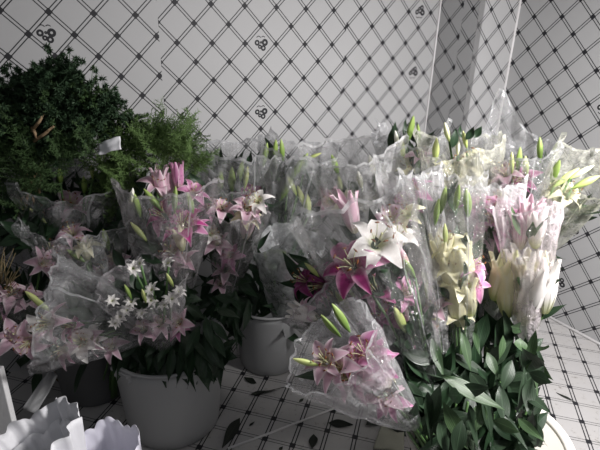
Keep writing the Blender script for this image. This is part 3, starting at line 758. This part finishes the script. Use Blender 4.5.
leaf_fill(b_, [(108, 262), (135, 252), (185, 262), (196, 320), (140, 335), (104, 330)], 40, 1.62, 1.56, ('leaf_dark', 'leaf_dark', 'leaf'), .08, .026, 2, 1.0, 1.6)
# ---- dark bucket at the far left
bouquet('wide hazy bouquet of pinkish white lilies sagging forward at the far left', 'D', (0.10, -0.10),
        at(150, 328, 1.52), at(46, 314, 1.42), 0.045, 0.165, 'film_grey',
        [('palepink', 45, 322, .10, .11), ('white', 40, 328, .10, .09), ('white', 78, 342, .10, .11), ('palepink', 60, 350, .09, .10), ('palepink', 88, 338, .09, .09), ('white', 92, 340, .08, .08), ('palepink', 25, 345, .08, .10), ('palepink', 14, 335, .05, .1), ('bud_yellow', 40, 303, .09, .09, (-.6, .6)), ('bud_yellow', 34, 298, .08, .07, (-.6, .6)), ('palepink', 110, 345, .05, .08), ('pink', 70, 325, .08, .09)],
        51, peaks=((0, .05, .6), (180, .12, .7), (90, .08, .5)), crk=1.0, leaves=10, leafkind='leaf_dark', low_leaves=3, group=G,
        extra=(('leaf_dark', 90, 356, 1.62, 75, 393, 1.55, .028), ('leaf_dark', 116, 352, 1.52, 114, 376, 1.46, .02)))
b_ = bouquet('bouquet with one open cream lily and grey crumpled film below the dark fern', 'D', (0.06, 0.0),
        at(104, 318, 1.72), at(80, 222, 1.72), 0.03, 0.15, 'film_grey',
        [('cream', 84, 243, .13, .10, (-.1, .8, .4)), ('cream_trumpet', 86, 250, .12, .08), ('palepink', 104, 268, .12, .10), ('pink', 100, 276, .12, .09), ('palepink', 112, 258, .1, .09), ('bud_green', 76, 256, .14, .08, (-.6, .5)), ('bud_green', 106, 240, .11, .09), ('palepink', 62, 252, .02, .09), ('palepink', 50, 247, .0, .09), ('palepink', 70, 230, .05, .1)],
        52, peaks=((-70, .22, .35), (80, .15, .35), (180, .1, .5)), crk=1.5, leaves=22, leafkind='leaf_dark', low_leaves=2, group=G)
leaf_fill(b_, [(45, 240), (118, 235), (130, 300), (60, 300)], 50, 1.74, 1.66, ('leaf_dark',), .11, .034, 10, 1.5, 1.)
b_ = bouquet('dull pink bouquet in loose grey film at the left edge, next to the dry straw', 'D', (-0.07, -0.06),
        at(20, 345, 1.62), at(22, 262, 1.58), 0.03, 0.15, 'film_smoke',
        [('palepink', 12, 292, .1, .10), ('palepink', 28, 296, .1, .10), ('palepink', 45, 262, .02, .09), ('pink', 5, 300, .08, .10), ('bud_green', 4, 322, .09, .09)],
        53, peaks=((-60, .2, .35), (60, .15, .4)), crk=1.5, leaves=18, leafkind='leaf_dark', low_leaves=2, group=G)
leaf_fill(b_, [(-8, 205), (48, 212), (55, 250), (-8, 250)], 36, 1.72, 1.66, ('leaf_dark',), .11, .034, 11, 1.5, 1.)
leaf_fill(b_, [(-8, 298), (50, 298), (40, 335), (-8, 345)], 26, 1.58, 1.52, ('leaf_dark',), .10, .034, 12, 1.5, 1.)
b_ = bouquet('closed bouquet in dark grey sparkling film directly below the dark fern', 'D', (0.03, 0.08),
        at(70, 290, 1.9), at(66, 180, 1.86), 0.03, 0.155, 'film_grey',
        [('bud_yellow', 38, 216, .12, .085, (-.7, .7)), ('bud_yellow', 92, 172, .1, .06), ('palepink', 70, 200, .05, .12), ('bud_green', 60, 176, .1, .08), ('bud_green', 84, 185, .1, .08)],
        54, peaks=((-50, .12, .3), (50, .15, .3), (140, .12, .3)), crk=1.7, leaves=26, leafkind='leaf_dark', low_leaves=2, group=G)
leaf_fill(b_, [(40, 185), (125, 175), (125, 235), (45, 240)], 50, 1.96, 1.88, ('leaf_dark',), .12, .034, 13, 1.5, 1.)


# ------------------------------------------------------------------ leafy mass of the tub: leaves belong to one unwrapped bunch of lily stems
rg = random.Random(77)
bx, by, bh, br = BUCKETS['T']
bx -= 0.05
root = thing('lily_stem_bunch', 'thick unwrapped bunch of leafy lily stems filling the right tub', 'foliage', (bx+0.02, by-0.04, 0.03))
heads = []
for k in range(26):
    a, r = rg.uniform(0, 2*pi), br*0.8*math.sqrt(rg.random())*0.72
    a0 = a
    p0 = V((bx+r*cos(a)*0.7, by+r*sin(a)*0.7, 0.03)); p1 = V((bx+r*cos(a), by+r*sin(a), rg.uniform(0.44, 0.60)))
    mb = MB(); mb.tube([p0-root.location, (p0.lerp(p1, .5)+V((0.005, 0.004, 0)))-root.location, p1-root.location], 0.004, 6)
    obj('stem', mb.build('lily_stem', [M['stem']]), root); heads.append((p0, p1, a, r))
tl = [('leaf_bright', 440, 374, 1.10, 505, 410, 1.05, .036), ('leaf_bright', 443, 402, 1.08, 469, 450, 1.03, .040), ('leaf', 428, 392, 1.10, 432, 446, 1.04, .042),
      ('leaf', 440, 385, 1.1, 424, 440, 1.06, .04), ('leaf_bright', 432, 338, 1.3, 444, 378, 1.2, .03), ('leaf', 524, 365, 1.22, 513, 420, 1.12, .04), ('leaf_bright', 536, 372, 1.2, 538, 400, 1.15, .03),
      ('leaf', 528, 372, 1.2, 552, 382, 1.12, .034), ('leaf', 532, 378, 1.18, 530, 416, 1.1, .036), ('leaf', 522, 390, 1.18, 552, 414, 1.08, .03), ('leaf_bright', 536, 330, 1.35, 526, 372, 1.28, .03),
      ('leaf_bright', 520, 338, 1.35, 524, 352, 1.3, .04), ('leaf_bright', 503, 335, 1.35, 498, 362, 1.3, .036), ('leaf', 484, 390, 1.12, 492, 440, 1.05, .05), ('leaf', 500, 385, 1.15, 506, 430, 1.06, .044),
      ('leaf_bright', 462, 330, 1.3, 471, 372, 1.22, .03), ('leaf_bright', 474, 330, 1.34, 480, 356, 1.3, .025), ('leaf_bright', 487, 352, 1.28, 498, 378, 1.22, .03), ('leaf', 455, 392, 1.08, 490, 388, 1.05, .036),
      ('leaf_dark', 448, 395, 1.07, 462, 396, 1.02, .04), ('leaf_bright', 518, 418, 1.1, 545, 442, 1.0, .026), ('leaf', 470, 405, 1.08, 478, 450, 1.02, .04), ('leaf_bright', 482, 402, 1.1, 476, 432, 1.05, .04), ('leaf', 440, 420, 1.05, 448, 458, 1.0, .04),
      ('leaf', 505, 415, 1.08, 528, 450, 1.0, .036), ('leaf_bright', 492, 420, 1.07, 520, 432, 1.0, .034), ('leaf', 462, 420, 1.04, 455, 458, .99, .04), ('leaf', 512, 360, 1.25, 500, 392, 1.18, .04), ('leaf', 470, 372, 1.2, 492, 400, 1.1, .034)]
for (kind, x0, y0, Ya, x1, y1, Yb, w) in tl: put_leaf(root, kind, at(x0, y0, Ya), at(x1, y1, Yb), w, rg)
for k in range(60):
    p0, p1, a, r = rg.choice(heads)
    f = rg.uniform(0.68, 1.0); p = p0.lerp(p1, f)
    a2 = a+rg.uniform(-1.2, 1.2)
    d = V((cos(a2), sin(a2), rg.uniform(-.35, .8))).normalized()
    q = p+d*rg.uniform(.11, .17)
    # keep tips within the mouth of the tub or above it
    if q.z < 0.42 and math.hypot(q.x-bx, q.y-by) > br*0.85: q.z = 0.44
    if pix(q)[0] > 547: continue
    put_leaf(root, rg.choice(('leaf', 'leaf', 'leaf_dark', 'leaf_bright')), p, q, rg.uniform(.034, .048), rg, V((rg.uniform(-.6, .6), rg.uniform(-1, .2), .8)))

poly = [(424, 345), (440, 335), (470, 330), (500, 325), (534, 325), (542, 385), (540, 450), (470, 460), (424, 450)]
rg = random.Random(91); k = 0
while k < 160:
    x, y = rg.uniform(418, 552), rg.uniform(325, 455)
    if not in_poly(x, y, poly): continue
    k += 1
    Y = 1.42-(y-325)/130*0.33+rg.uniform(-.03, .06)
    p = at(x, y, Y); an = rg.choice((1, -1, -1))*rg.gauss(pi/2, 0.75)
    d = RIGHT*cos(an)+UP*sin(an)*0.9-FWD*rg.uniform(-.1, .5)
    e_ = p+d*rg.uniform(.06, .10)
    if max(pix(e_)[0], pix(p-d*.06)[0]) > 549: continue
    put_leaf(root, rg.choice(('leaf', 'leaf_dark', 'leaf_dark', 'leaf')), p-d*0.075, e_, rg.uniform(.036, .050), rg)

# ------------------------------------------------------------------ ferns
def pompom_mesh(seed, mat, n_tuft=26, needles=64, rad=0.0125, spread=0.05):
    rg = random.Random(seed); mb = MB()
    for t in range(n_tuft):
        c = V((rg.gauss(0, 1), rg.gauss(0, 1), rg.gauss(0, 1)))*spread*0.5
        mb.tube([(0, 0, 0), c*0.5+V((0, 0, .003)), c], .0009, 3, cap=False)
        for k in range(needles):
            d = V((rg.gauss(0, 1), rg.gauss(0, 1), rg.gauss(0, 1))).normalized()
            L = rad*rg.uniform(.6, 1.15); s = d.cross(V((rg.random(), rg.random(), rg.random()))).normalized()*0.0016
            a, b = c+d*rad*0.15, c+d*L
            mb.face([mb.vert(a-s), mb.vert(a+s), mb.vert(b+s*.4), mb.vert(b-s*.4)])
    return mb.build('fern_tuft', [mat])
def plume_mesh(seed, mat, L=0.20, br=13, needle=0.014):
    """feathery spray along +X"""
    rg = random.Random(seed); mb = MB()
    mb.tube([(0, 0, 0), (L*.5, 0, .01), (L, 0, 0)], [.0016, .0012, .0006], 4)
    for k in range(br*2):
        f = 0.1+0.88*k/(br*2); sd = 1 if k % 2 else -1
        l = L*0.36*(1-0.75*f)*rg.uniform(.7, 1.2)+0.012
        d = V((0.6, sd*rg.uniform(.5, 1), rg.uniform(-.5, .5))).normalized()
        o = V((L*f, 0, 0.01))
        mb.tube([o, o+d*l], .0008, 3, cap=False)
        for j in range(int(l/0.0026)):
            p = o+d*(l*(j+.5)/(l/0.0026))
            n = (d*rg.uniform(.2, .9)+V((rg.gauss(0, 1), rg.gauss(0, 1), rg.gauss(0, 1))).normalized()).normalized()
            s = n.cross(V((0.3, 0.5, 0.8))).normalized()*0.0011
            e = p+n*needle*rg.uniform(.6, 1.1)
            mb.face([mb.vert(p-s), mb.vert(p+s), mb.vert(e+s*.3), mb.vert(e-s*.3)])
    return mb.build('fern_plume', [mat])
def fern(name, label, base, crown, meshes, spots, seed, stem_mat, plume=False, scale=1.0, stem_r=0.004, n_stem=5, group=None):
    rg = random.Random(seed); base = V(base)
    root = thing(name, label, 'fern', base, group)
    for k, (px, py, Y, s) in enumerate(spots):
        P = at(px, py, Y); me = rg.choice(meshes)
        o = obj('frond', me, root)
        if plume:
            d = (P-V(crown)); d = d.normalized()*0.7+V((rg.uniform(-.8, .8), rg.uniform(-.6, .3), rg.uniform(-.35, .5)))
            d.normalize()
            R = d.to_track_quat('X', 'Z').to_matrix().to_4x4() @ Matrix.Rotation(rg.uniform(0, 6), 4, 'X')
            o.matrix_basis = Matrix.Translation(P-d*0.08*s-base) @ R @ Matrix.Scale(s, 4)
        else:
            o.matrix_basis = Matrix.Translation(P-base) @ Matrix.Rotation(rg.uniform(0, 6), 4, V((rg.random(), rg.random(), rg.random()+.1)).normalized()) @ Matrix.Scale(s, 4)
    step = max(1, len(spots)//n_stem)
    for k in range(0, len(spots), step):
        px, py, Y, s = spots[k]; P = at(px, py, Y); cr_ = V(crown)
        j = V((rg.uniform(-.02, .02), rg.uniform(-.02, .02), 0))
        pts = [base+j-base, base.lerp(cr_, .5)+j*1.5-base, cr_+j*2-base, cr_.lerp(P, .6)+V((0, 0, .02))-base, P-base]
        mb = MB(); mb.tube(pts, [stem_r*1.2, stem_r*1.1, stem_r, stem_r*.7, stem_r*.4], 6)
        obj('stem', mb.build('fern_stem', [stem_mat]), root)
    return root
def fill(poly, n, Ya, Yb, sa, sb, seed, gap):
    rg = random.Random(seed); out = []; tries = 0
    xs, ys = [p[0] for p in poly], [p[1] for p in poly]
    while len(out) < n and tries < 8000:
        tries += 1
        x, y = rg.uniform(min(xs), max(xs)), rg.uniform(min(ys), max(ys))
        if in_poly(x, y, poly) and all((x-q[0])**2+(y-q[1])**2 > gap*gap for q in out):
            out.append((x, y, rg.uniform(Ya, Yb), rg.uniform(sa, sb)))
    return out
POM = [pompom_mesh(i, M['fern_dark']) for i in range(3)] + [pompom_mesh(9, M['fern_mid'])]
POM2 = [pompom_mesh(i+20, M['fern_mid']) for i in range(2)] + [pompom_mesh(29, M['fern_dark'])]
PLD = [plume_mesh(i, M['fern_mid']) for i in range(3)]
PLL = [plume_mesh(i+5, M['fern_light']) for i in range(3)]
bx, by, bh, br = BUCKETS['D']
p_dark = [(-6, 108), (6, 98), (10, 86), (24, 79), (38, 80), (50, 78), (58, 72), (68, 68), (74, 80), (82, 88), (88, 94), (100, 92), (110, 97), (113, 104), (111, 112), (104, 122), (88, 130), (60, 146), (30, 148), (-6, 148)]
fern('dark_fern_bunch', 'large dark green bushy fern bunch against the wall, top left', (bx-0.04, by+0.05, .03), at(30, 200, 1.84), POM,
     fill(p_dark, 100, 1.70, 1.86, 1.0, 1.3, 3, 5.6), 4, M['stem_brown'], n_stem=7, stem_r=0.006)
for k, (x0, y0, x1, y1) in enumerate(((44, 113, 32, 131), (54, 126, 34, 141), (36, 138, 32, 128))):
    mb = MB(); rt_ = bpy.data.objects['dark_fern_bunch']
    mb.tube([at(x0, y0, 1.68)-rt_.location, at((x0+x1)/2+1, (y0+y1)/2, 1.67)-rt_.location, at(x1, y1, 1.70)-rt_.location], [.004, .0055, .006], 7)
    o = obj('bare_stem', mb.build('bare_stem', [M['stem_brown']]), rt_)
fern('fine_fern_bunch', 'fine-needled dark fern hanging at the left edge under the bushy fern', (bx-0.10, by+0.02, .03), at(22, 215, 1.80), PLD,
     fill([(-6, 130), (60, 138), (88, 145), (70, 160), (45, 172), (38, 195), (15, 212), (-6, 210)], 46, 1.70, 1.86, .8, 1.15, 5, 7), 6, M['stem'], plume=True, n_stem=6, stem_r=.003)
fern('leafy_fern_bunch', 'mid green fern sprays between the dark bushy fern and the light feathery fern', (bx+0.06, by+0.07, .03), at(110, 205, 1.93), POM2,
     fill([(100, 118), (118, 112), (140, 120), (158, 126), (170, 134), (150, 140), (120, 148), (98, 138)], 26, 1.92, 1.99, .6, .9, 7, 6), 8, M['stem'], n_stem=5, stem_r=.003)
hx, hy = BUCKETS['H2'][:2]
fern('feathery_fern_bunch', 'bright feathery asparagus fern behind the magenta lily bouquet', (hx-0.05, hy-0.06, .03), at(152, 225, 1.92), PLL,
     fill([(104, 178), (108, 158), (128, 148), (142, 140), (158, 132), (176, 132), (188, 140), (200, 150), (204, 165), (190, 172), (172, 160), (150, 165), (134, 178), (126, 200), (106, 214)], 78, 1.76, 1.95, .7, 1.1, 9, 4.8), 10, M['stem'], plume=True, n_stem=8, stem_r=.003)
# dry straw at the left edge
rg = random.Random(5)
base = V((bx-0.12, by-0.04, .03))
root = thing('dry_straw_bunch', 'bunch of brown dry straw at the left edge of the picture', 'straw', base)
for k in range(40):
    a = at(rg.uniform(-6, 8), rg.uniform(290, 310), 1.60); b = at(rg.uniform(-6, 22), rg.uniform(246, 290), rg.uniform(1.48, 1.56))
    mb = MB(); mb.tube([a-base, a.lerp(b, .5)+V((rg.uniform(-.01, .01), 0, .008))-base, b-base], [.0022, .002, .001], 4)
    obj('straw', mb.build('straw', [M['straw']]), root)
mb = MB(); mb.tube([V((0, 0, 0)), at(2, 330, 1.66)-base, at(0, 302, 1.60)-base], [.012, .014, .012], 8)
obj('stalk_bundle', mb.build('stalk_bundle', [M['straw']]), root)

# ------------------------------------------------------------------ loose papers, card, box
def sheet(name, label, cat, quad, mat, seed, amp=0.012, n=14, thick=0.0012):
    """a small bent sheet through four world corners"""
    q = [V(p) for p in quad]; c = sum(q, V())/4
    mb = MB()
    nrm = (q[1]-q[0]).cross(q[3]-q[0]).normalized()
    def fn(u, v):
        p = q[0]*(1-u)*(1-v)+q[1]*u*(1-v)+q[2]*u*v+q[3]*(1-u)*v
        return p-c+nrm*amp*noise.noise(V((u*2.2+seed, v*2.2, seed*.7)))*2
    mb.grid(fn, n, n)
    o = obj(name, mb.build(name, [mat]), None, c)
    md = o.modifiers.new('thickness', 'SOLIDIFY'); md.thickness = thick
    return tag(o, label, cat)
sheet('paper_sheet', 'white folded paper corner sticking up at the foot of the dark fern', 'paper', [at(97, 154, 1.68), at(122, 150, 1.68), at(120, 136, 1.71), at(99, 142, 1.71)], M['white_paper'], 2, .008)
sheet('label_card', 'pale card lying on the floor below the leaning pink bouquet', 'card', [onz(373, 448, .008), onz(404, 452, .008), onz(404, 424, .008), onz(383, 419, .008)], M['card'], 4, .003, thick=.002)
sheet('cardboard_strip', 'grey folded strip of cardboard beside the dark grey bucket', 'cardboard', [at(22, 408, 1.40), at(36, 414, 1.40), at(58, 376, 1.50), at(50, 368, 1.52)], M['bucket'], 5, .01, thick=.006)
# flared paper sleeves with scalloped edges, standing at the bottom left
def scalloped(label, base, mouth, rb, rt, mat, seed, nsc, bump_h, crk, a0=0.0):
    rg = random.Random(seed); base = V(base); T = V(mouth); a = (T-base).normalized()
    toc = (EYE-T).normalized(); e1 = (toc-a*toc.dot(a)).normalized(); e2 = a.cross(e1)
    root = thing('paper_sleeve', label, 'wrapping paper', base, 'flared white wrapping paper sleeves')
    for layer in range(1 if nsc > 15 else 2):
        mb = MB(); L = (T-base).length*(1.0-0.10*layer); f = 1-0.22*layer
        def fn(u, v):
            th = 2*pi*u
            rim = 1+bump_h*abs(sin(th*nsc/2+layer))**0.7+0.05*noise.noise(V((cos(th)*1.5, sin(th)*1.5, seed+layer)))
            s = v*rim
            pl = V((cos(th)*1.8, sin(th)*1.8, s+seed))
            r = (rb+(rt-rb)*s**1.6)*f*(1+crk*(1-2*abs(noise.noise(pl*1.4)))*s+crk*.4*noise.noise(pl*4)*s)
            return a*(L*s)+(e1*cos(th)+e2*sin(th))*r
        mb.grid(fn, 140, 24, close=True)
        o = obj('paper', mb.build('scalloped_paper', [mat]), root)
        md = o.modifiers.new('thickness', 'SOLIDIFY'); md.thickness = .0012
    return root
scalloped('pale lilac paper sleeve with a scalloped edge, right one at the bottom left corner', (-.40, 0.98, 0.002), at(94, 456, 0.98), .05, .115, M['lilac_paper'], 3, 24, .022, .07)
scalloped('crumpled white paper sleeve, left one at the bottom left corner', (-.55, 1.02, 0.002), at(28, 440, 1.02), .05, .125, M['white_paper'], 8, 11, .03, .17)
# white foam board standing on edge at the very left
p = at(2, 368, 1.28)
mb = MB(); mb.box((-0.30, -.012, 0), (0, .012, p.z))
o = obj('foam_board', mb.build('foam_board', [M['foam']], smooth=False), None, (p.x, 1.28, 0.001))
md = o.modifiers.new('bevel', 'BEVEL'); md.width = .003; md.segments = 2
tag(o, 'white foam board standing upright at the lower left border', 'board')

# ------------------------------------------------------------------ fallen leaves and straw on the floor
def fallen(label, x0, y0, x1, y1, w, seed):
    a, b = onz(x0, y0, .004), onz(x1, y1, .004); L = (b-a).length
    me = leaf_mesh(seed, 0.12, M['leaf_fallen'], 0.25)
    o = bpy.data.objects.new('fallen_leaf', me); C.objects.link(o)
    ang = math.atan2(b.y-a.y, b.x-a.x)
    o.matrix_basis = Matrix.Translation(a) @ Matrix.Rotation(ang, 4, 'Z') @ Matrix.Diagonal((L, w, L*0.9, 1))
    zs = [(o.matrix_basis @ v.co).z for v in me.vertices]
    o.location.z += 0.0015-min(zs)
    tag(o, label, 'leaf', 'dark leaves fallen on the floor')
fallen('long dark fallen leaf lying crosswise in front of the middle bucket', 251, 396, 286, 390, .042, 1)
fallen('small dark fallen leaf right at the foot of the middle bucket', 244, 378, 257, 385, .022, 2)
fallen('large dark fallen leaf beside the front left bucket, pointing at the viewer', 240, 418, 222, 450, .042, 3)
fallen('tiny dark leaf scrap left of the thin pale stick', 249, 426, 255, 421, .014, 4)
fallen('oval dark fallen leaf nearest the viewer, just right of the thin pale stick', 314, 434, 312, 450, .036, 5)
fallen('dark fallen leaf pointing right, beyond the right end of the thin pale stick', 328, 423, 353, 426, .034, 6)
fallen('dark triangular fallen leaf just below the leaning pink bouquet', 386, 413, 365, 427, .062, 7)
fallen('dark fallen leaf against the rim of the tub, beside the pale card', 420, 434, 386, 428, .050, 8)
fallen('narrow dark sliver of leaf on the bright floor right of the tub', 556, 392, 575, 402, .014, 9)
fallen('tiny dark leaf scrap above the right end of the pale stick', 299, 402, 304, 398, .014, 10)
fallen('tiny dark leaf scrap below the thin pale stick', 279, 450, 283, 446, .014, 11)
a, b = onz(228, 449, .004), onz(339, 407, .004)
mb = MB(); c = (a+b)/2
mb.tube([a-c+V((0, 0, .003)), (a.lerp(b, .35)-c)+V((.003, .002, 0)), (a.lerp(b, .7)-c)+V((-.002, 0, .0)), b-c+V((0, 0, .003))], .0048, 6)
o = obj('pale_stick', mb.build('pale_stick', [M['trim']]), None, c); tag(o, 'thin pale stick lying on the patterned floor', 'stick')
